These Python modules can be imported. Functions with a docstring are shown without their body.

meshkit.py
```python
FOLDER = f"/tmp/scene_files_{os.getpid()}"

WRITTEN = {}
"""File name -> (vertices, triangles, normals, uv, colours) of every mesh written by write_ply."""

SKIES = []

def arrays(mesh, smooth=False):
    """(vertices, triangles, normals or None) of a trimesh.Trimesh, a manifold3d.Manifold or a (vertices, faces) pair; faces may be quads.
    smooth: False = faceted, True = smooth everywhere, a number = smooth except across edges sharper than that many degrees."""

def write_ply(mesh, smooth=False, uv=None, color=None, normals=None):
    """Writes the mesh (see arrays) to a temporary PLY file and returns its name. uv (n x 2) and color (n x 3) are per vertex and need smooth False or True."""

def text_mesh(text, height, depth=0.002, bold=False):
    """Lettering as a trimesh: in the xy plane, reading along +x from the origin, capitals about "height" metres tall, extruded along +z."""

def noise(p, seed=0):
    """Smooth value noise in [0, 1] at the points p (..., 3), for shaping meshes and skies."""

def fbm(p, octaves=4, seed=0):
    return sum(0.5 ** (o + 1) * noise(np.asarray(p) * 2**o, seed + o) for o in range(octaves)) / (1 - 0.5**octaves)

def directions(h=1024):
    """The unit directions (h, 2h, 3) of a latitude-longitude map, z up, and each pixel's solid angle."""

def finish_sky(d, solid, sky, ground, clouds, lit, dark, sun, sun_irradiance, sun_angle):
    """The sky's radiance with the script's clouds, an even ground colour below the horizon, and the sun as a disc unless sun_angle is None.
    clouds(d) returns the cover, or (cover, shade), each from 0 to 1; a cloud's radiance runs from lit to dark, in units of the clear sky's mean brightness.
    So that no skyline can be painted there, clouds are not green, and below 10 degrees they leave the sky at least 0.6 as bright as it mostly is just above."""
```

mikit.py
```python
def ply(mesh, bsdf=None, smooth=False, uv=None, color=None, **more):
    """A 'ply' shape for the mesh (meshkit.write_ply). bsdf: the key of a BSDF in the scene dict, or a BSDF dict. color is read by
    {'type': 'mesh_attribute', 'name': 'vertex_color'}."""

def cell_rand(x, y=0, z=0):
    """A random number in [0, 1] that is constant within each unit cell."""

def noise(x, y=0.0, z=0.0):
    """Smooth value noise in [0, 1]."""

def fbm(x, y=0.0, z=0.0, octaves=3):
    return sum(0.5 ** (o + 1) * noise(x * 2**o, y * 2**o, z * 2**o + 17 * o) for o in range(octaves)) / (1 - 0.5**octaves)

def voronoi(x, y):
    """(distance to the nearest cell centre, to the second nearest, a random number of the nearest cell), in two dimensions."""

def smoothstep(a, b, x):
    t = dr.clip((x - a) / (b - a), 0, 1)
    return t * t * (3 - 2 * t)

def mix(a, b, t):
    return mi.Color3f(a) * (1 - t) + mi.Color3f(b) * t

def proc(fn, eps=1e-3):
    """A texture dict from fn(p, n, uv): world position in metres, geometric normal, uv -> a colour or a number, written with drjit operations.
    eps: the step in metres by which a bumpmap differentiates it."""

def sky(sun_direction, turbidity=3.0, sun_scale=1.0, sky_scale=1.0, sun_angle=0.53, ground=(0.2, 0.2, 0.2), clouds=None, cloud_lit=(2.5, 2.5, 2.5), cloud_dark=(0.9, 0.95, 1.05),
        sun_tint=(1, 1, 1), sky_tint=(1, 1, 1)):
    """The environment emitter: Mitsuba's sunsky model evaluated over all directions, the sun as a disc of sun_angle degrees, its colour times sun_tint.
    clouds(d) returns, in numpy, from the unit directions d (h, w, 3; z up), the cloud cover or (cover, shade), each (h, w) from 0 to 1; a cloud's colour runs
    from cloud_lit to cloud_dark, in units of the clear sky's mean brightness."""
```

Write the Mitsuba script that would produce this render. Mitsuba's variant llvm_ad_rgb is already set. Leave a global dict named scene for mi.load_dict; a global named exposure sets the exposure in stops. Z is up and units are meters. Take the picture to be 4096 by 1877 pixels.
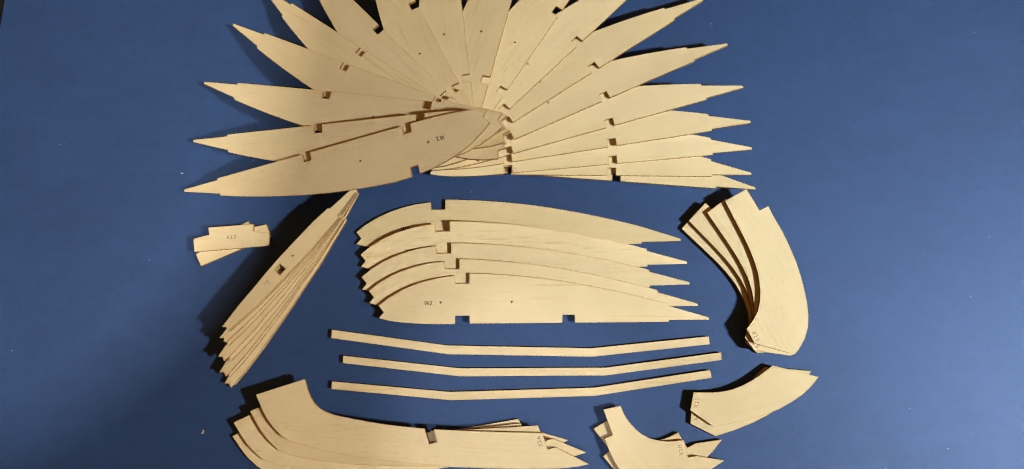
import math, random
import numpy as np, trimesh, shapely, drjit as dr, mitsuba as mi
import mikit, meshkit
from mikit import noise, fbm, cell_rand, smoothstep, mix
from shapely.geometry import Polygon, box

random.seed(7)
rng = np.random.default_rng(7)
U = 1e-4                                     # the plans below are in tenths of a millimetre, y towards the photographer
T = mi.ScalarTransform4f
scene = {'type': 'scene'}
labels = {}

# ------------------------------------------------------------------ camera, light, exposure
CAM_H, PITCH, ROLL = (3100 - 15.54) * U, -0.150415, -0.00996
cp, sp, cr, sr = math.cos(PITCH), math.sin(PITCH), math.cos(ROLL), math.sin(ROLL)
RX = np.array([[1, 0, 0], [0, cp, -sp], [0, sp, cp]])
RY = np.array([[cr, 0, sr], [0, 1, 0], [-sr, 0, cr]])
R = RY @ RX                                  # world (right, towards, down) -> camera
fwd, upv = R.T @ [0, 0, 1.0], R.T @ [0, -1.0, 0]
flip = np.array([1, -1, -1.0])
eye = np.array([0, 0, CAM_H])
scene['camera'] = {
    'type': 'perspective', 'fov': 2 * math.degrees(math.atan(2048 / 3100)), 'fov_axis': 'x', 'near_clip': 0.01, 'far_clip': 10.0,
    'to_world': T().look_at(origin=eye.tolist(), target=(eye + fwd * flip).tolist(), up=(upv * flip).tolist())}
exposure = 0.0

def rgb(*c): return {'type': 'rgb', 'value': list(c)}
# the room's faint bounce light
scene['room_light'] = {'type': 'constant', 'radiance': rgb(0.140, 0.064, 0.017)}
# a round lamp standing to the right, a little nearer to the photographer
LAMP = np.array([1.21, -0.30, 1.0])
scene['round_lamp'] = {'type': 'disk', 'to_world': T().look_at(origin=LAMP.tolist(), target=[0, 0, 0], up=[0, 0, 1]) @ T().scale(0.045),
                       'bsdf': {'type': 'diffuse', 'reflectance': rgb(0.8, 0.8, 0.8)},
                       'emitter': {'type': 'area', 'radiance': rgb(1330, 1285, 1100)}}
labels['round_lamp'] = {'label': 'round lamp shining on the card from the right, outside the picture', 'category': 'lamp'}
# two shaded reading spots above, near the photographer's shoulders: they reach the left of the card and its near middle
def spot(key, pos, aim, i, cut, beam, col):
    scene[key] = {'type': 'spot', 'to_world': T().look_at(origin=list(pos), target=list(aim), up=[0, 1, 0.01]),
                  'intensity': rgb(*(i * c for c in col)), 'cutoff_angle': cut, 'beam_width': beam}
spot('reading_spot_left', (-0.035, -0.12, 0.62), (-0.286, 0.142, 0), 0.96, 17.3, 14.3, (.92, .90, .76))
spot('cool_spot_right', (1.0, -0.30, 0.9), (0.170, 0.070, 0), 3.1, 9.2, 2.5, (.60, .90, 1))
spot('reading_spot_near', (-0.025, -0.12, 0.62), (0.005, -0.025, 0), 0.25, 5.4, 3.5, (.92, .95, .92))

# ------------------------------------------------------------------ materials
def wood_fn(p, n, uv):
    lev = dr.floor((uv.x + 5) / 10); u = uv.x - 10 * lev
    pid = dr.floor((uv.y + 5) / 10); v = uv.y - 10 * pid
    r1, r2 = cell_rand(pid, 3, 1), cell_rand(pid, 5, 2)
    vv = v + 0.0009 * (noise(u * 45, pid * 7.3) - 0.5) + 0.002 * (noise(u * 9, pid * 3.1) - .5)
    base = mix((0.735, 0.588, 0.358), (0.785, 0.638, 0.410), r1) * (0.945 + 0.095 * r2)
    broad = noise(u * 14, vv * 160, pid * 1.7)                     # broad tone bands along the grain
    fine = noise(u * 240, vv * 5200, pid * 2.3)
    mid = noise(u * 70, vv * 1300, pid * 4.1)
    pore = smoothstep(0.72, 0.93, noise(u * 260, vv * 4300, pid * 9.1)) * smoothstep(0.42, 0.72, noise(u * 26, vv * 240, pid * 5.7))
    line = smoothstep(0.80, 0.97, noise(u * 36, vv * 1500, pid * 6.1)) * smoothstep(0.5, .8, noise(u * 11, vv * 130, pid * 8.7))
    streak = smoothstep(0.66, 0.92, noise(u * 75, vv * 1500, pid * 3.7)) * smoothstep(0.35, 0.75, noise(u * 17, vv * 120, pid * 2.9))
    c = base * (0.940 + 0.075 * broad + 0.06 * (noise(u * 40 + 3, vv * 70, pid * 1.3) - .5) + 0.055 * noise(p.x * 95, p.y * 95, pid * 2.7) + 0.02 * (fine - .5) + 0.03 * (mid - .5))
    c = mix(c, c * mi.Color3f(0.86, 0.77, 0.62), pore * 0.6)
    c = mix(c, c * mi.Color3f(0.86, 0.78, 0.66), line * 0.5)
    c = mix(c, c * mi.Color3f(0.88, 0.78, 0.60), streak * (0.22 + 0.45 * r2))
    mot = noise(p.x * 700, p.y * 700, pid * 1.1)
    c = c * (0.985 + 0.03 * mot)
    # scorch beside the laser cut, then the cut wall itself
    b = noise(p.x * 260 + 31, p.y * 260, pid * 3.3)
    rim1 = c * mix((1, 1, 1), (0.965, 0.90, 0.75), smoothstep(.25, .8, b))
    rim2 = c * mix((0.92, .83, .68), (0.86, 0.75, 0.58), b)
    w = noise(u * 900, v * 2500, pid * 1.9)
    wall = mix((0.14, 0.078, 0.03), (0.42, 0.265, 0.125), w * smoothstep(.1, .9, noise(u * 160, v * 900, pid * 5.3)))
    c = dr.select(lev > 2.5, wall, dr.select(lev > 1.5, rim2, dr.select(lev > .5, rim1, c)))
    return c

def card_fn(p, n, uv):
    x, y = p.x, p.y
    f1 = fbm(x * 900, y * 2600, 3.0, 3)                            # paper fibres, mostly along the sheet
    f2 = noise(x * 160, y * 420, 9.0)
    f3 = noise(x * 4200, y * 5200, 1.0)
    f4 = noise(x * 25, y * 30, 4.0)
    c = mi.Color3f(0.0158, 0.0425, 0.131) * (0.83 + 0.20 * f1 + 0.06 * f2 + 0.08 * f3 + 0.10 * f4 + 0.10 * (noise(x * 60 + 5, y * 95, 2.0) - 0.5) + 0.07 * (noise(x * 190, y * 240, 6.0) - .5))
    dark = smoothstep(0.80, 0.95, noise(x * 1500, y * 1700, 21.0)) * 0.16
    c = c * (1 - dark)
    # pale lint and dust
    sp1, _, rr = mikit.voronoi(x * 70, y * 70)
    lint = (1 - smoothstep(0.010, 0.024, sp1)) * dr.select(rr > 0.95, 1.0, 0.0)
    return mix(c, (0.30, 0.36, 0.46), lint * 0.55)

scene['wood'] = {'type': 'principled', 'base_color': mikit.proc(wood_fn), 'roughness': 0.45, 'specular': 0.4}
scene['card'] = {'type': 'principled', 'base_color': mikit.proc(card_fn), 'roughness': 0.58, 'specular': 0.74, 'spec_tint': 0.42}
scene['mark'] = {'type': 'diffuse', 'reflectance': rgb(0.10, 0.055, 0.028)}
scene['pale_mark'] = {'type': 'diffuse', 'reflectance': rgb(0.31, 0.20, 0.10)}
scene['shaving'] = {'type': 'diffuse', 'reflectance': rgb(0.60, 0.48, 0.31)}
scene['dark_table'] = {'type': 'principled', 'base_color': rgb(0.006, 0.006, 0.006), 'roughness': 0.5}

def ref(k): return {'type': 'ref', 'id': k}
def tag(key, label, cat, group=None, kind=None):
    labels[key] = {'label': label, 'category': cat}
    if group: labels[key]['group'] = group
    if kind: labels[key]['kind'] = kind

# ------------------------------------------------------------------ the table and the blue card
m = trimesh.creation.box((1.6, 1.2, 0.03)); m.apply_translation((0.1, 0, -0.0165))
scene['table_top'] = mikit.ply(m, 'dark_table')
labels['table_top'] = {'label': 'dark table top under the blue card', 'category': 'table', 'kind': 'structure'}
a = math.radians(-3.15)
m = trimesh.creation.box((0.70, 0.50, 0.0014)); m.apply_translation((0.35, 0, -0.0007))
m.apply_transform(trimesh.transformations.rotation_matrix(a, (0, 0, 1))); m.apply_translation((-0.2171, 0.005, 0))
scene['blue_card'] = mikit.ply(m, 'card')
tag('blue_card', 'large blue card spread under all the wooden parts', 'card')

# ------------------------------------------------------------------ plans (outline, thickness, grain angle, marks) and where each piece lies
SHAPES = {
    'W2': {"p": [[-512.7, 11.5], [-492.8, 36.6], [-511.2, 59.6], [-475.5, 69.4], [-425.7, 76.4], [-376.3, 80.3], [-326.4, 82.9], [-272.6, 83.6], [-213.8, 83.2], [-213.2, 50.7], [-157.0, 50.8], [-156.0, 81.0], [207.4, 78.9], [208.3, 47.1], [256.5, 47.2], [257.5, 77.9], [628.0, 75.4], [628.5, 68.0], [786.7, 66.7], [786.2, 57.8], [626.8, 12.9], [625.9, 4.8], [561.3, -12.8], [461.1, -37.3], [360.6, -58.9], [260.7, -77.6], [160.6, -92.7], [72.5, -102.5], [-27.2, -110.9], [-106.0, -114.8], [-157.0, -116.0], [-157.4, -75.6], [-213.2, -75.6], [-214.7, -106.5], [-276.4, -98.2], [-326.3, -86.4], [-376.2, -70.3], [-425.6, -48.2], [-475.4, -18.4]], "t": 14.0, "grain": 0.001, "txt": [[-318.1, 0.9], 0.001], "tri": [[-269.9, -0.3], [9.3, -3.1]]},
    'W1': {"p": [[-512.7, 11.5], [-492.8, 36.6], [-511.2, 59.6], [-475.5, 69.4], [-425.7, 76.4], [-376.3, 80.3], [-326.4, 82.9], [-272.6, 83.6], [-213.8, 83.2], [-213.2, 50.7], [-180.2, 50.8], [-179.9, 81.9], [207.4, 78.9], [208.3, 47.1], [241.3, 47.2], [241.7, 78.2], [628.0, 75.4], [628.5, 68.0], [786.7, 66.7], [786.2, 57.8], [626.8, 12.9], [625.9, 4.8], [561.3, -12.8], [461.1, -37.3], [360.6, -58.9], [260.7, -77.6], [160.6, -92.7], [72.5, -102.5], [-27.2, -110.9], [-106.0, -114.8], [-180.6, -112.1], [-180.9, -76.1], [-214.2, -73.5], [-214.7, -106.5], [-276.4, -98.2], [-326.3, -86.4], [-376.2, -70.3], [-425.6, -48.2], [-475.4, -18.4]], "t": 12.0, "grain": 0.001, "txt": [[-318.1, 0.9], 0.001], "tri": [[-269.9, -0.3], [9.3, -3.1]]},
    'X15': {"p": [[-170.9, -308.0], [-83.2, -356.2], [-35.2, -269.0], [0.0, -287.3], [20.5, -243.4], [49.2, -189.1], [77.1, -124.2], [98.9, -64.7], [114.3, -6.2], [126.5, 53.8], [132.9, 103.6], [134.6, 148.9], [130.2, 191.7], [115.9, 234.7], [95.4, 268.1], [76.0, 284.7], [56.4, 291.0], [-80.4, 252.6], [-108.7, 197.8], [-81.5, 164.0], [-62.3, 130.2], [-51.9, 93.2], [-48.3, 53.7], [-49.4, 16.5], [-54.7, -25.1], [-68.1, -74.1], [-86.4, -124.7], [-109.0, -175.6], [-137.8, -236.9]], "t": 16.0, "grain": 1.06, "txt": [[-73.8, 224.6], 1.138]},
    'X14': {"p": [[-541.7, -144.1], [-359.2, -202.0], [-352.6, -183.4], [-344.9, -159.8], [-333.6, -135.9], [-319.1, -112.3], [-299.4, -93.7], [-275.0, -80.2], [-247.3, -70.1], [-212.7, -61.7], [-167.9, -52.8], [-112.8, -42.5], [-50.9, -32.7], [17.8, -24.4], [101.7, -16.4], [119.7, 40.3], [150.3, 32.7], [136.0, -13.9], [214.1, -10.0], [317.1, -5.4], [434.9, -1.9], [548.1, 0.6], [567.7, 61.5], [599.4, 53.3], [723.4, 115.8], [679.7, 124.8], [625.1, 130.0], [566.6, 131.9], [463.0, 132.0], [351.7, 129.9], [201.9, 124.5], [95.9, 115.4], [-13.7, 104.2], [-116.2, 92.1], [-201.5, 78.6], [-287.1, 61.5], [-355.8, 44.8], [-400.6, 30.0], [-439.0, 9.7], [-467.6, -18.9], [-496.6, -55.6], [-518.9, -95.8]], "t": 16.0, "grain": 0.061, "txt": [[536.9, 32.5], -1.846]},
    'X11': {"p": [[-230.5, -10.5], [-161.9, -9.2], [-122.7, -12.3], [-83.0, -19.8], [-43.0, -34.2], [-2.7, -54.3], [29.8, -75.1], [58.4, -95.8], [82.1, -112.2], [258.1, -68.2], [228.3, -32.7], [191.1, -0.9], [150.3, 25.6], [101.3, 52.0], [46.9, 73.6], [-12.0, 91.3], [-85.2, 107.1], [-159.5, 118.2], [-245.9, 57.5]], "t": 16.0, "grain": -0.331, "txt": [[-221.0, 29.7], -1.359]},
    'X10': {"p": [[-174.2, -137.0], [-107.7, -151.1], [-102.1, -136.8], [-93.1, -116.2], [-81.9, -97.9], [-66.0, -78.5], [-47.7, -59.1], [-24.9, -42.0], [0.7, -29.4], [18.8, -23.8], [40.4, -19.4], [70.7, -16.3], [101.2, -17.7], [132.6, -22.1], [146.3, 43.5], [181.5, 37.1], [285.6, 55.0], [234.2, 86.3], [180.0, 111.9], [107.6, 134.7], [35.9, 141.8], [-30.6, 134.2], [-82.6, 117.6], [-118.7, 85.2], [-138.9, 51.6], [-154.6, 17.6], [-171.9, -27.5], [-140.5, -41.5]], "t": 16.0, "grain": 0.72, "txt": [[118.0, 16.2], -1.746]},
    'X12': {"p": [[-149.1, 12.4], [-87.1, -3.7], [-93.2, -33.0], [85.0, -47.3], [85.3, -19.3], [148.7, -12.5], [152.8, 39.4], [-142.4, 64.1]], "t": 16.0, "grain": -0.051, "txt": [[0.4, 5.4], -0.051]},
    'T0': {"p": [[245.7, -298.4], [261.6, -287.5], [245.3, -264.1], [220.0, -228.9], [194.5, -193.6], [199.5, -187.4], [135.2, -105.8], [71.7, -26.0], [30.2, 21.0], [-8.9, 63.6], [-50.3, 112.1], [-113.8, 181.5], [-162.7, 233.7], [-196.6, 270.1], [-236.6, 310.0], [-269.7, 341.9], [-319.3, 385.8], [-325.2, 367.9], [-342.8, 366.6], [-327.9, 347.1], [-307.6, 318.3], [-273.6, 272.7], [-239.5, 230.8], [-205.3, 189.9], [-170.9, 146.6], [-156.2, 127.4], [-70.7, 24.3], [9.6, -66.2], [90.3, -156.1], [158.5, -224.5], [165.1, -221.0]], "t": 10.5, "grain": 2.297, "txt": [[-66.6, 69.3], -0.662], "tri": [[27.9, -37.8]], "hole": [[-18.8, -6.8], [4.5, 13.8], [-16.8, 38.0], [-39.6, 17.8]]},
    'T1': {"p": [[245.7, -298.4], [261.6, -287.5], [245.3, -264.1], [220.0, -228.9], [194.5, -193.6], [199.5, -187.4], [134.5, -105.0], [70.0, -23.9], [27.9, 23.8], [-11.8, 67.1], [-53.9, 116.4], [-118.2, 186.9], [-167.9, 240.0], [-202.3, 276.9], [-242.9, 317.5], [-276.5, 349.9], [-326.2, 393.9], [-332.1, 376.0], [-349.7, 374.6], [-334.8, 355.1], [-314.6, 326.3], [-280.0, 280.0], [-245.3, 237.5], [-210.6, 196.0], [-175.7, 151.9], [-160.7, 132.5], [-73.8, 27.8], [7.8, -64.0], [89.7, -155.4], [158.5, -224.5], [165.1, -221.0]], "t": 10.5, "grain": 2.297, "txt": [[-66.6, 69.3], -0.662], "tri": [[27.9, -37.8]], "hole": [[-18.8, -6.8], [4.5, 13.8], [-16.8, 38.0], [-39.6, 17.8]]},
    'T2': {"p": [[245.7, -298.4], [261.6, -287.5], [245.3, -264.1], [220.0, -228.9], [194.5, -193.6], [199.5, -187.4], [136.7, -107.7], [75.5, -30.7], [35.4, 14.7], [-2.5, 55.7], [-42.4, 102.5], [-103.8, 169.3], [-151.1, 219.6], [-183.9, 254.7], [-222.6, 293.1], [-254.6, 323.8], [-304.0, 367.7], [-309.7, 349.9], [-327.2, 348.7], [-312.3, 329.2], [-292.0, 300.4], [-259.2, 256.3], [-226.3, 215.8], [-193.4, 176.3], [-160.3, 134.4], [-146.1, 116.0], [-63.7, 16.3], [13.8, -70.9], [91.7, -157.7], [158.5, -224.5], [165.1, -221.0]], "t": 10.5, "grain": 2.297, "txt": [[-66.6, 69.3], -0.662], "tri": [[27.9, -37.8]], "hole": [[-18.8, -6.8], [4.5, 13.8], [-16.8, 38.0], [-39.6, 17.8]]},
    'T3': {"p": [[245.7, -298.4], [261.6, -287.5], [245.3, -264.1], [220.0, -228.9], [194.5, -193.6], [199.5, -187.4], [136.2, -107.1], [74.3, -29.1], [33.7, 16.8], [-4.6, 58.3], [-45.0, 105.7], [-107.1, 173.3], [-154.9, 224.3], [-188.1, 259.8], [-227.2, 298.7], [-259.6, 329.7], [-309.1, 373.7], [-314.9, 355.8], [-332.3, 354.6], [-317.5, 335.1], [-297.2, 306.3], [-264.0, 261.7], [-230.7, 220.8], [-197.3, 180.8], [-163.8, 138.4], [-149.4, 119.8], [-66.0, 19.0], [12.4, -69.3], [91.3, -157.2], [158.5, -224.5], [165.1, -221.0]], "t": 10.5, "grain": 2.297, "txt": [[-66.6, 69.3], -0.662], "tri": [[27.9, -37.8]], "hole": [[-18.8, -6.8], [4.5, 13.8], [-16.8, 38.0], [-39.6, 17.8]]},
    'T4': {"p": [[245.7, -298.4], [261.6, -287.5], [245.3, -264.1], [220.0, -228.9], [194.5, -193.6], [199.5, -187.4], [140.3, -112.1], [84.3, -41.5], [47.5, -0.1], [12.6, 37.3], [-24.1, 80.1], [-80.5, 141.1], [-124.0, 186.9], [-154.2, 218.9], [-189.9, 253.9], [-219.5, 281.8], [-268.4, 325.5], [-273.8, 307.9], [-291.0, 306.9], [-276.1, 287.5], [-255.7, 258.7], [-225.9, 218.2], [-195.8, 181.0], [-165.7, 144.8], [-135.6, 106.3], [-122.7, 89.3], [-47.5, -2.1], [23.5, -82.0], [94.9, -161.4], [158.5, -224.5], [165.1, -221.0]], "t": 10.5, "grain": 2.297, "txt": [[-66.6, 69.3], -0.662], "tri": [[27.9, -37.8]], "hole": [[-18.8, -6.8], [4.5, 13.8], [-16.8, 38.0], [-39.6, 17.8]]},
    'T5': {"p": [[245.7, -298.4], [261.6, -287.5], [245.3, -264.1], [220.0, -228.9], [194.5, -193.6], [199.5, -187.4], [139.4, -111.0], [82.1, -38.7], [44.4, 3.6], [8.8, 41.9], [-28.7, 85.7], [-86.3, 148.2], [-130.8, 195.1], [-161.6, 227.9], [-198.1, 263.7], [-228.3, 292.3], [-277.3, 336.0], [-282.8, 318.5], [-300.0, 317.4], [-285.1, 297.9], [-264.8, 269.2], [-234.2, 227.7], [-203.5, 189.7], [-172.7, 152.7], [-141.8, 113.4], [-128.6, 96.0], [-51.5, 2.5], [21.1, -79.2], [94.1, -160.4], [158.5, -224.5], [165.1, -221.0]], "t": 10.5, "grain": 2.297, "txt": [[-66.6, 69.3], -0.662], "tri": [[27.9, -37.8]], "hole": [[-18.8, -6.8], [4.5, 13.8], [-16.8, 38.0], [-39.6, 17.8]]},
    'T6': {"p": [[245.7, -298.4], [261.6, -287.5], [245.3, -264.1], [220.0, -228.9], [194.5, -193.6], [199.5, -187.4], [143.4, -115.9], [92.0, -50.9], [58.0, -13.0], [25.8, 21.3], [-8.0, 60.6], [-60.2, 116.4], [-100.4, 158.4], [-128.3, 187.7], [-161.4, 219.7], [-188.8, 245.1], [-237.3, 288.7], [-242.5, 271.4], [-259.4, 270.6], [-244.5, 251.1], [-224.1, 222.4], [-196.8, 184.9], [-169.3, 150.6], [-141.6, 117.3], [-114.1, 81.8], [-102.3, 66.1], [-33.3, -18.2], [32.0, -91.6], [97.7, -164.6], [158.5, -224.5], [165.1, -221.0]], "t": 10.5, "grain": 2.297, "txt": [[-66.6, 69.3], -0.662], "tri": [[27.9, -37.8]], "hole": [[-18.8, -6.8], [4.5, 13.8], [-16.8, 38.0], [-39.6, 17.8]]},
    'T7': {"p": [[245.7, -298.4], [261.6, -287.5], [245.3, -264.1], [220.0, -228.9], [194.5, -193.6], [199.5, -187.4], [143.1, -115.6], [91.3, -50.0], [57.0, -11.8], [24.6, 22.7], [-9.5, 62.3], [-62.0, 118.6], [-102.5, 161.0], [-130.7, 190.5], [-164.0, 222.7], [-191.6, 248.4], [-240.1, 291.9], [-245.3, 274.6], [-262.2, 273.8], [-247.3, 254.4], [-226.9, 225.7], [-199.4, 187.9], [-171.6, 153.4], [-143.8, 119.7], [-116.0, 84.0], [-104.1, 68.2], [-34.6, -16.7], [31.2, -90.8], [97.5, -164.3], [158.5, -224.5], [165.1, -221.0]], "t": 10.5, "grain": 2.297, "txt": [[-66.6, 69.3], -0.662], "tri": [[27.9, -37.8]], "hole": [[-18.8, -6.8], [4.5, 13.8], [-16.8, 38.0], [-39.6, 17.8]]},
    'T8': {"p": [[245.7, -298.4], [261.6, -287.5], [245.3, -264.1], [220.0, -228.9], [194.5, -193.6], [199.5, -187.4], [146.6, -119.8], [99.9, -60.5], [68.7, -26.1], [39.2, 5.0], [8.3, 40.7], [-39.5, 91.3], [-76.4, 129.4], [-102.0, 155.9], [-132.4, 184.8], [-157.6, 207.8], [-205.7, 251.2], [-210.5, 234.1], [-227.2, 233.5], [-212.3, 214.1], [-191.8, 185.4], [-167.1, 151.0], [-142.2, 119.7], [-117.1, 89.3], [-92.1, 56.8], [-81.5, 42.4], [-18.9, -34.6], [40.6, -101.4], [100.6, -167.8], [158.5, -224.5], [165.1, -221.0]], "t": 10.5, "grain": 2.297, "txt": [[-66.6, 69.3], -0.662], "tri": [[27.9, -37.8]], "hole": [[-18.8, -6.8], [4.5, 13.8], [-16.8, 38.0], [-39.6, 17.8]]},
    'T9': {"p": [[245.7, -298.4], [261.6, -287.5], [245.3, -264.1], [220.0, -228.9], [194.5, -193.6], [199.5, -187.4], [146.5, -119.6], [99.6, -60.1], [68.3, -25.5], [38.6, 5.6], [7.6, 41.5], [-40.3, 92.3], [-77.4, 130.5], [-103.0, 157.2], [-133.5, 186.2], [-158.8, 209.3], [-206.9, 252.7], [-211.8, 235.6], [-228.5, 235.0], [-213.6, 215.6], [-193.1, 186.9], [-168.3, 152.4], [-143.3, 120.9], [-118.1, 90.4], [-93.0, 57.8], [-82.3, 43.4], [-19.5, -33.9], [40.3, -101.0], [100.5, -167.7], [158.5, -224.5], [165.1, -221.0]], "t": 10.5, "grain": 2.297, "txt": [[-66.6, 69.3], -0.662], "tri": [[27.9, -37.8]], "hole": [[-18.8, -6.8], [4.5, 13.8], [-16.8, 38.0], [-39.6, 17.8]]},
    'S0': {"p": [[-738.3, -56.8], [-285.0, 4.8], [278.8, 16.4], [743.1, -29.2], [744.5, 1.7], [281.5, 49.1], [-283.5, 38.6], [-741.2, -24.7]], "t": 16.0, "grain": 0.0},
    'S1': {"p": [[-740.3, -36.5], [-286.0, 12.5], [284.2, 11.6], [740.5, -47.0], [741.8, -17.6], [283.6, 41.4], [-283.8, 43.5], [-740.0, -7.9]], "t": 16.0, "grain": 0.0},
    'S2': {"p": [[-739.0, -21.7], [-279.5, 19.5], [278.7, 4.2], [735.2, -62.8], [740.4, -32.9], [280.1, 35.6], [-275.9, 50.8], [-740.0, 7.2]], "t": 16.0, "grain": 0.0},
}
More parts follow.
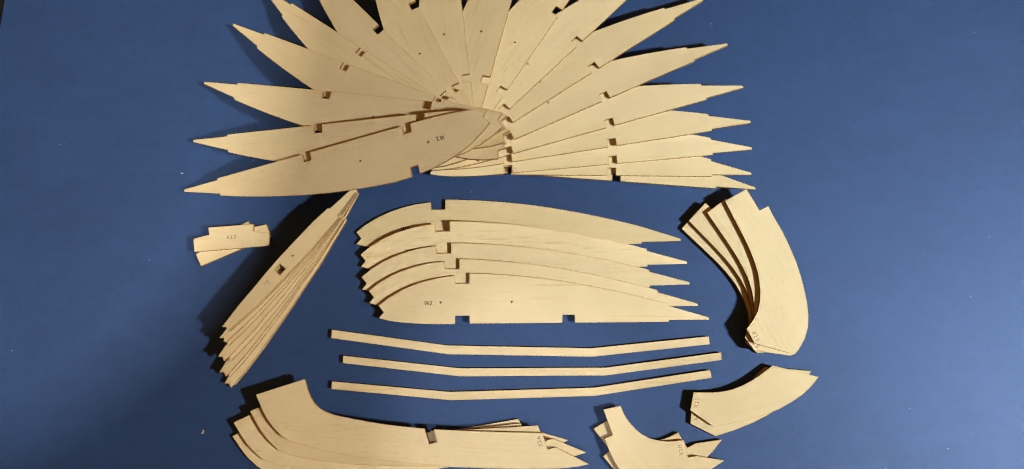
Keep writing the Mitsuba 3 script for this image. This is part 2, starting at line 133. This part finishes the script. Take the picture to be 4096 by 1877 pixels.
PIECES = [
    ["W2", "W2", [14.6, -0.0, -0.0], [-79.29, -493.71, -0.01541]],
    ["W2", "W2", [-35.85, -0.0038, -0.15672], [-58.03, -401.42, -0.01424]],
    ["W2", "W2", [-24.46, -0.00404, -0.16668], [-51.51, -314.44, -0.0203]],
    ["W2", "W2", [-9.86, -0.00404, -0.16668], [-19.77, -247.64, 0.00404]],
    ["W2", "W2", [4.74, -0.00404, -0.16668], [20.53, -190.58, 0.0]],
    ["fan", "W1", [78.75, -0.00039, 0.07334], [234.65, -778.64, 0.08423], [[14.188, 4.576, 11.044, 0.019, 0.018, 0.387], [376.7, -715.0], [0.99422, 0.10739]]],
    ["fan", "W1", [51.17, 0.00798, 0.01719], [209.0, -784.35, 0.0186], [[29.345, 4.955, 2.296, 0.193, 0.221, -0.758], [355.0, -730.1], [0.99911, 0.04226]]],
    ["fan", "W1", [32.39, 0.01082, -0.02762], [206.14, -806.09, -0.08082], [[45.344, 7.315, -4.204, 0.146, 0.059, -0.489], [356.8, -766.6], [0.99836, -0.05718]]],
    ["fan", "W1", [88.08, 0.0256, 0.02037], [198.52, -857.19, -0.14514], [[68.221, 13.93, 3.593, 0.079, -0.077, 0.449], [351.3, -827.4], [0.99263, -0.12121]]],
    ["fan", "W1", [147.61, 0.02392, 0.0685], [187.22, -905.66, -0.27048], [[82.775, 4.594, 10.994, -1.03, -1.553, 0.134], [342.7, -895.3], [0.96966, -0.24444]]],
    ["fan", "W1", [227.5, 0.02589, 0.13514], [169.83, -978.19, -0.4248], [[91.686, -13.478, 22.349, -5.174, -6.09, 5.378], [325.7, -992.5], [0.92164, -0.38805]]],
    ["fan", "W1", [238.28, 0.00276, 0.12659], [138.26, -1064.79, -0.59116], [[87.952, -37.501, 17.243, -1.442, -2.213, 3.054], [289.2, -1103.8], [0.84534, -0.53423]]],
    ["fan", "W1", [211.02, -0.04539, 0.08309], [90.9, -1134.48, -0.78083], [[89.062, -53.398, 4.845, -0.858, -0.923, 1.294], [231.2, -1201.1], [0.72647, -0.6872]]],
    ["fan", "W1", [232.99, -0.0605, 0.08755], [40.67, -1219.91, -0.9932], [[96.083, -63.674, 0.011, -0.183, -0.248, 0.33], [163.4, -1314.5], [0.56341, -0.82618]]],
    ["fan", "W1", [349.71, 0.05944, 0.16445], [-90.62, -1259.66, -1.33205], [[109.466, -88.96, 15.558, -0.85, 5.455, -1.373], [-4.6, -1388.6], [0.27083, -0.96263]]],
    ["fan", "W1", [357.92, 0.04626, 0.16125], [-235.72, -1244.63, -1.68759], [[111.712, -99.024, 4.7, 0.063, 0.245, -0.445], [-200.5, -1394.7], [-0.08687, -0.99622]]],
    ["fan", "W1", [387.2, 0.11274, 0.15705], [-325.81, -1156.17, -2.0312], [[131.793, -116.583, 6.301, -1.999, 3.979, -0.751], [-342.1, -1309.0], [-0.412, -0.91119]]],
    ["fan", "W1", [395.65, 0.17391, 0.13051], [-402.99, -1068.1, -2.31953], [[146.24, -130.561, 7.568, -2.021, 4.422, -1.161], [-461.3, -1210.0], [-0.65123, -0.75888]]],
    ["fan", "W1", [411.25, 0.19198, 0.12476], [-430.04, -992.4, -2.51036], [[162.035, -135.086, 4.154, -3.932, -3.971, 1.341], [-514.1, -1119.9], [-0.78365, -0.62121]]],
    ["fan", "W1", [424.98, 0.20134, 0.12059], [-456.14, -960.61, -2.7128], [[171.601, -138.05, -1.743, -3.275, -4.518, 2.292], [-564.1, -1068.3], [-0.89511, -0.44584]]],
    ["fan", "W1", [405.97, 0.24473, 0.05987], [-489.54, -887.39, -2.96051], [[186.746, -149.1, 1.083, -7.337, -5.012, 3.454], [-620.3, -965.0], [-0.97773, -0.20988]]],
    ["fan", "W1", [312.66, 0.28726, -0.1013], [-497.24, -788.02, 3.13343], [[203.255, -175.738, 17.259, -4.934, 5.914, -0.807], [-640.6, -838.7], [-0.99985, -0.01711]]],
    ["fan", "W1", [320.57, 0.28817, -0.1094], [-533.03, -716.39, 2.96821], [[193.554, -182.279, 9.649, -0.572, 1.954, -0.485], [-681.5, -741.9], [-0.98787, 0.15528]]],
    ["X15", "X15", [16.6, -0.0, -0.0], [980.77, -258.92, -0.35562]],
    ["X15", "X15", [33.2, -0.0, 0.0], [995.83, -276.86, -0.3102]],
    ["X15", "X15", [49.8, -0.0, 0.0], [1018.75, -265.0, -0.13119]],
    ["X15", "X15", [66.4, 0.0, 0.0], [1048.94, -284.35, 0.0]],
    ["X14", "X14", [16.6, -0.0, -0.0], [-484.43, 358.39, -0.18852]],
    ["X14", "X14", [33.2, -0.0, -0.0], [-480.39, 339.9, -0.12662]],
    ["X14", "X14", [49.8, -0.0, 0.0], [-418.0, 321.7, -0.08094]],
    ["X14", "X14", [66.4, -0.0, 0.0], [-403.75, 303.45, 0.0]],
    ["X11", "X11", [16.6, -0.0, -0.0], [955.88, 182.22, -0.14983]],
    ["X11", "X11", [33.2, -0.0, -0.0], [964.03, 166.09, 0.0]],
    ["X10", "X10", [16.6, -0.0, -0.0], [552.64, 370.46, -0.31245]],
    ["X10", "X10", [33.2, -0.0, 0.0], [556.38, 357.06, 0.0]],
    ["X12", "X12", [16.6, -0.0, -0.0], [-1088.2, -445.61, -0.33333]],
    ["X12", "X12", [33.2, -0.0, -0.0], [-1082.75, -457.27, 0.0]],
    ["T", "T0", [11.1, -0.0, -0.0], [-796.0, -307.48, -0.16883]],
    ["T", "T1", [22.2, -0.0, -0.0], [-797.42, -305.52, -0.16004]],
    ["T", "T2", [33.3, -0.0, -0.0], [-808.31, -310.12, -0.13467]],
    ["T", "T3", [44.4, -0.0, -0.0], [-808.94, -315.79, -0.11931]],
    ["T", "T4", [55.5, 0.0, 0.0], [-817.37, -313.88, -0.09721]],
    ["T", "T5", [66.6, 0.0, 0.0], [-822.53, -322.91, -0.07664]],
    ["T", "T6", [77.7, 0.0, 0.0], [-832.91, -323.04, -0.04731]],
    ["T", "T7", [88.8, 0.0, 0.0], [-831.93, -334.14, -0.02352]],
    ["T", "T8", [99.9, 0.0, 0.0], [-841.66, -330.04, -0.00488]],
    ["T", "T9", [111.0, 0.0, 0.0], [-844.56, -330.54, 0.0]],
    ["S", "S0", [16.0, 0, 0], [62.48, -30.31, 0.0]],
    ["S", "S1", [16.0, 0, 0], [110.72, 49.9, 0.0]],
    ["S", "S2", [16.0, 0, 0], [69.76, 133.79, 0.0]],
]


def frame(plane, pose):
    a, b, c = plane; x, y, th = pose
    n = np.array([-b, -c, 1.0]); n /= np.linalg.norm(n)
    e1 = np.array([1.0, 0, b]); e1 /= np.linalg.norm(e1)
    e2 = np.cross(n, e1)
    return np.array([x, y, a + b * x + c * y]), e1, e2, n, math.cos(th), math.sin(th)

def lay(loc, plane, pose, bend=None, t=0.0, lift=0.0):
    """Flat plan points -> world points on the piece's upper side (y towards the photographer), bent if the piece is; lift along its normal."""
    o, e1, e2, n, c, s = frame(plane, pose)
    X, Y = c * loc[:, 0] - s * loc[:, 1], s * loc[:, 0] + c * loc[:, 1]
    P = o + X[:, None] * e1 + Y[:, None] * e2
    if bend is not None:
        co, bo, ax = (np.array(q) for q in bend)
        d = P[:, :2] - bo; u = d @ ax / 600; v = d @ np.array([-ax[1], ax[0]]) / 150
        P[:, 2] = np.c_[np.ones(len(P)), u, v, u * u, u ** 3, u * v] @ co + t
    return P + lift * n

def tri(poly):
    out = []
    for g in getattr(poly, 'geoms', [poly]):
        if g.geom_type == 'Polygon' and g.area > 1e-3:
            out.append(trimesh.creation.triangulate_polygon(g, engine='earcut'))
    return out

def slabs(poly, step):
    if not step: return [poly]
    x0, y0, x1, y1 = poly.bounds
    return [poly.intersection(box(x, y0 - 5, min(x + step, x1 + 1), y1 + 5)) for x in np.arange(x0, x1, step)]

def turn(q): return (q[1][0] - q[0][0]) * (q[2][1] - q[0][1]) - (q[1][1] - q[0][1]) * (q[2][0] - q[0][0])

COUNT = [0]
def piece_mesh(shape, plane, pose, bend, drop=()):
    sh = SHAPES[shape]; t = sh['t']; COUNT[0] += 1; pid = COUNT[0]
    pts = [(x, -y) for i, (x, y) in enumerate(sh['p']) if i not in drop]
    poly = Polygon(pts, [[(x, -y) for x, y in sh['hole']]] if 'hole' in sh else []).buffer(0)
    poly = poly.buffer(-1.2, join_style=1, quad_segs=3).buffer(1.2, join_style=1, quad_segs=3)
    if poly.geom_type != 'Polygon': poly = max(poly.geoms, key=lambda g: g.area)
    step = 60 if bend else 0
    g = -sh['grain']; cg, sg = math.cos(g), math.sin(g)
    V, F, UV, nv = [], [], [], 0
    def put(xy, lift, faces, level, flipf=False, uv=None):
        nonlocal nv
        xy = np.asarray(xy, float)
        P = lay(np.c_[xy[:, 0], -xy[:, 1]], plane, pose, bend, t, 0.0)
        n = frame(plane, pose)[3]; P = P + np.asarray(lift, float).reshape(-1, 1) * n
        V.append(P * [U, -U, U])
        if uv is None: uv = np.c_[cg * xy[:, 0] + sg * xy[:, 1], -sg * xy[:, 0] + cg * xy[:, 1]] * U
        UV.append(uv + [10 * level, 10 * pid])
        f = np.asarray(faces); F.append((f[:, ::-1] if flipf else f) + nv); nv += len(xy)
    in2 = poly.buffer(-1.6, join_style=2); in1 = poly.buffer(-5.5, join_style=2)
    for region, level in ((poly.difference(in2), 2), (in2.difference(in1), 1), (in1, 0)):
        for s in slabs(region, step):
            for v, f in tri(s): put(v, np.zeros(len(v)), f, level, flipf=turn(v[f[0]]) < 0)
    for s in slabs(poly, step):
        for v, f in tri(s): put(v, np.full(len(v), -t), f, 0, flipf=turn(v[f[0]]) > 0)
    for k_ring, ring in enumerate([poly.exterior, *poly.interiors]):
        c = np.array(ring.coords)[:-1]
        if shapely.is_ccw(ring) != (k_ring == 0): c = c[::-1]
        out = []
        for p, q in zip(c, np.roll(c, -1, 0)):
            k = max(1, int(np.linalg.norm(q - p) / 40)) if bend else 1
            out += [p + (q - p) * i / k for i in range(k)]
        c = np.array(out); q = np.roll(c, -1, 0); m = len(c)
        s0 = np.r_[0, np.cumsum(np.linalg.norm(q - c, axis=1))]
        xy = np.vstack([c, q, c, q]); lift = np.r_[np.full(2 * m, -t), np.zeros(2 * m)]
        i = np.arange(m); f = np.vstack([np.c_[i, m + i, 3 * m + i], np.c_[i, 3 * m + i, 2 * m + i]])
        uvw = np.c_[np.r_[s0[:-1], s0[1:], s0[:-1], s0[1:]], lift] * U
        put(xy, lift, f, 3, uv=uvw)
    return trimesh.Trimesh(np.vstack(V), np.vstack(F), process=False), np.vstack(UV)

def numbered(name):
    if name not in scene and not any(k.startswith(name + '__') for k in scene): return name
    i = 1
    while '%s_%03d' % (name, i) in scene or any(k.startswith('%s_%03d__' % (name, i)) for k in scene): i += 1
    return '%s_%03d' % (name, i)

def surface_mark(key, part, mesh2d, c, ang, place, mat, label=None):
    """A thin burnt mark lying in the surface of a piece: mesh2d has its own x right, y up, tenths of a millimetre."""
    v = mesh2d.vertices; tx, ty = v[:, 0], v[:, 1]
    ca, sa = math.cos(ang), math.sin(ang)
    loc = np.c_[c[0] + tx * ca + ty * sa, c[1] + tx * sa - ty * ca]
    plane, pose, bend, t = place
    P = lay(loc, plane, pose, bend, t, 0.0) + v[:, 2:3] * frame(plane, pose)[3]
    k = numbered(key + '__' + part)
    scene[k] = mikit.ply(trimesh.Trimesh(P * [U, -U, U], mesh2d.faces, process=False), mat)
    if label: labels[k] = {'label': label}

def text2d(s, h, bold=False):
    m = meshkit.text_mesh(s, 1.0, 0.05, bold); m.vertices[:, :2] *= h
    lo, hi = m.bounds; m.vertices[:, :2] -= ((lo + hi) / 2)[:2]
    m.vertices[:, 2] = np.where(m.vertices[:, 2] > 0.01, 0.35, -1.0)
    return m
def triangle2d(r):
    m = trimesh.creation.extrude_polygon(Polygon([(-r, r * .8), (r, r * .8), (0, -r)]), 1.0, engine='earcut')
    m.vertices[:, 2] = np.where(m.vertices[:, 2] > .5, 0.35, -1.0)
    return m

def make(name, p, label, cat, group, text=None, tris=(), drop=(), pale=False, bold=True, h=15.0):
    g, shape, plane, pose, *b = p; bend = b[0] if b else None; sh = SHAPES[shape]
    key = numbered(name)
    m, uv = piece_mesh(shape, plane, pose, bend, drop)
    has = bool(text or tris)
    # a piece with marks burnt into it: the wooden board is the piece, the marks its parts
    scene[key] = mikit.ply(m, 'wood', uv=uv)
    tag(key, label, cat, group)
    at = (plane, pose, bend, sh['t'])
    if text: surface_mark(key, 'lettering', text2d(text, h, bold and text[0] == 'W'), sh['txt'][0], sh['txt'][1], at, 'pale_mark' if pale else 'mark', 'burnt lettering reading ' + text)
    for q in tris: surface_mark(key, 'triangle_mark', triangle2d(5.6), q, sh.get('grain', 0) if shape.startswith('T') else 0.0, at, 'mark')
    return key

by = {}
for p in PIECES: by.setdefault(p[0], []).append(p)

# ------------------------------------------------------------------ the fan of eighteen wing ribs, laid from the right round to the left
FAN_LABEL = [
    'lowest wing rib of the fan, tip pointing right just above the four curved arms',
    'second lowest rib of the fan on its right side, tip pointing right',
    'third lowest rib of the fan on its right side, tip pointing right',
    'fourth lowest rib of the fan on its right side, tip pointing right',
    'fifth lowest rib of the fan on its right side, tip pointing right',
    'sixth lowest rib of the fan on its right side, tip rising to the right',
    'seventh lowest rib on the right of the fan, tip touching the top edge',
    'eighth rib from the lower right of the fan, tip cut off by the top edge',
    'ninth rib from the lower right of the fan, notch at the top edge',
    'nearly upright rib just right of the middle of the fan, tip cut off',
    'nearly upright rib just left of the middle of the fan, tip cut off',
    'seventh rib of the fan clockwise from the one lettered W1, tip cut off',
    'sixth rib of the fan clockwise from the one lettered W1, tip cut off',
    'fifth rib of the fan clockwise from the one lettered W1, stepped tip just cut off',
    'fourth rib of the fan clockwise from the one lettered W1, pointing to upper left',
    'third rib of the fan clockwise from the one lettered W1, pointing left',
    'wing rib directly under the one lettered W1, tip pointing left',
    'topmost rib of the fan, lettered W1 upside down, tip pointing lower left']
for i, p in enumerate(by['fan']):
    top = i == len(by['fan']) - 1
    tr = SHAPES['W1']['tri'] if top else [SHAPES['W1']['tri'][1]]
    make('wing_rib', p, FAN_LABEL[i], 'wooden rib', 'wing ribs spread in a fan', text='W1' if top else None, tris=tr)

# ------------------------------------------------------------------ five ribs in a cascade
names_w2 = ['farthest up and lowest in the pile', 'second from the top', 'the middle one', 'fourth from the top', 'lettered W2 and fully uncovered']
for i, p in enumerate(by['W2']):
    make('notched_rib', p, 'curved rib of the five overlapping in the middle, ' + names_w2[i], 'wooden rib', 'overlapping ribs in the middle', text='W2', tris=SHAPES['W2']['tri'] if i == 4 else [], drop=(20,) if i == 0 else ())

# ------------------------------------------------------------------ tail ribs, ten in a tight leaning pile
ordn = ['lowest', 'second lowest', 'third lowest', 'fourth lowest', 'fifth lowest', 'fifth from the top', 'fourth from the top', 'third from the top', 'second from the top', 'topmost']
for i, p in enumerate(by['T']):
    lab = 'slim tail rib, %s of the slanting pile on the left' % ordn[i] + (', lettered T5' if i == 9 else '')
    make('tail_rib', p, lab, 'wooden rib', 'tail ribs piled on a slant', text='T5' if i == 9 else None, tris=SHAPES[p[1]]['tri'] if i == 9 else [], pale=True)

# ------------------------------------------------------------------ curved tip pieces and small parts
for i, p in enumerate(by['X15']):
    make('curved_tip_arm', p, 'curved wooden arm, %s of the four fanned at the right' % ['leftmost and lowest', 'second from the left', 'third from the left', 'topmost and rightmost, lettered X15'][i], 'wooden part', 'curved arms fanned at the right', text='X15' if i >= 2 else None, pale=True)
for i, p in enumerate(by['X14']):
    make('long_hooked_arm', p, 'long hooked wooden arm, %s of the four stacked at the lower left' % ['lowest', 'second lowest', 'second from the top', 'topmost, lettered X14'][i], 'wooden part', 'hooked arms stacked at the lower left', text='X14' if i == 3 else None)
for i, p in enumerate(by['X11']):
    make('curved_plate', p, ['lower curved wooden plate of the pair at the lower right, mostly covered', 'upper curved wooden plate of the pair at the lower right, lettered X11'][i], 'wooden part', 'pair of curved plates', text='X11', pale=True)
for i, p in enumerate(by['X10']):
    make('pronged_plate', p, ['lower pronged wooden plate of the pair at the bottom edge, turned anticlockwise', 'upper pronged wooden plate of the pair at the bottom edge, lettered X10'][i], 'wooden part', 'pair of pronged plates', text='X10' if i else None, pale=True)
for i, p in enumerate(by['X12']):
    make('stepped_block', p, ['lower stepped wooden block of the pair on the left, mostly covered', 'upper stepped wooden block of the pair on the left, lettered X12'][i], 'wooden part', 'pair of stepped blocks', text='X12' if i else None, pale=True)
for i, p in enumerate(by['S']):
    make('bent_strip', p, 'narrow wooden strip with two slight bends, %s of three' % ['uppermost', 'middle', 'lowest'][i], 'wooden strip', 'three bent strips')

# ------------------------------------------------------------------ shavings left on the card
def shaving(pts, r, label):
    key = numbered('wood_shaving')
    pts = np.array(pts, float); V, F = [], []
    d = np.gradient(pts, axis=0); d /= np.linalg.norm(d, axis=1, keepdims=True)
    nrm = np.c_[-d[:, 1], d[:, 0], 0 * d[:, 0]]
    for i, (p, n) in enumerate(zip(pts, nrm)):
        w = r * (0.45 + 0.75 * math.sin(math.pi * (i + .5) / len(pts)))
        for sx, sz in ((-1, 0), (1, 0), (1, .8), (-1, .8)): V.append(p + n * w * sx + [0, 0, sz * r])
    for i in range(len(pts) - 1):
        for k in range(4): a, b = 4 * i + k, 4 * i + (k + 1) % 4; F += [[a, b, b + 4], [a, b + 4, a + 4]]
    e = 4 * (len(pts) - 1); F += [[0, 2, 1], [0, 3, 2], [e, e + 1, e + 2], [e, e + 2, e + 3]]
    m = trimesh.Trimesh(np.array(V) * [U, -U, U], F); m.fix_normals()
    scene[key] = mikit.ply(m, 'shaving', smooth=50)
    tag(key, label, 'wood shaving')
def on_card(px, py):                         # where on the card the two crumbs were measured, tenths of a millimetre
    d = R.T @ np.array([(px - 2048) / 3100, (py - 938.5) / 3100, 1.0])
    k = (3100 - 15.54) / d[2]; return d[0] * k, d[1] * k
x, y = on_card(728, 694)
shaving([(x - 5, y - 2, 0.3), (x - 1, y, 1.2), (x + 2, y, 1.4), (x + 5, y + 2, .4)], 1.5, 'tiny wood crumb on the blue card left of the fan')
x, y = on_card(810, 1728)
shaving([(x - 1, y - 8, .3), (x + 4, y - 5, 1.5), (x + 5, y - 1, 2.2), (x + 1, y + 4, 1.2), (x - 4, y + 7, .3)], 2.4, 'small curled wood shaving on the blue card at the lower left')
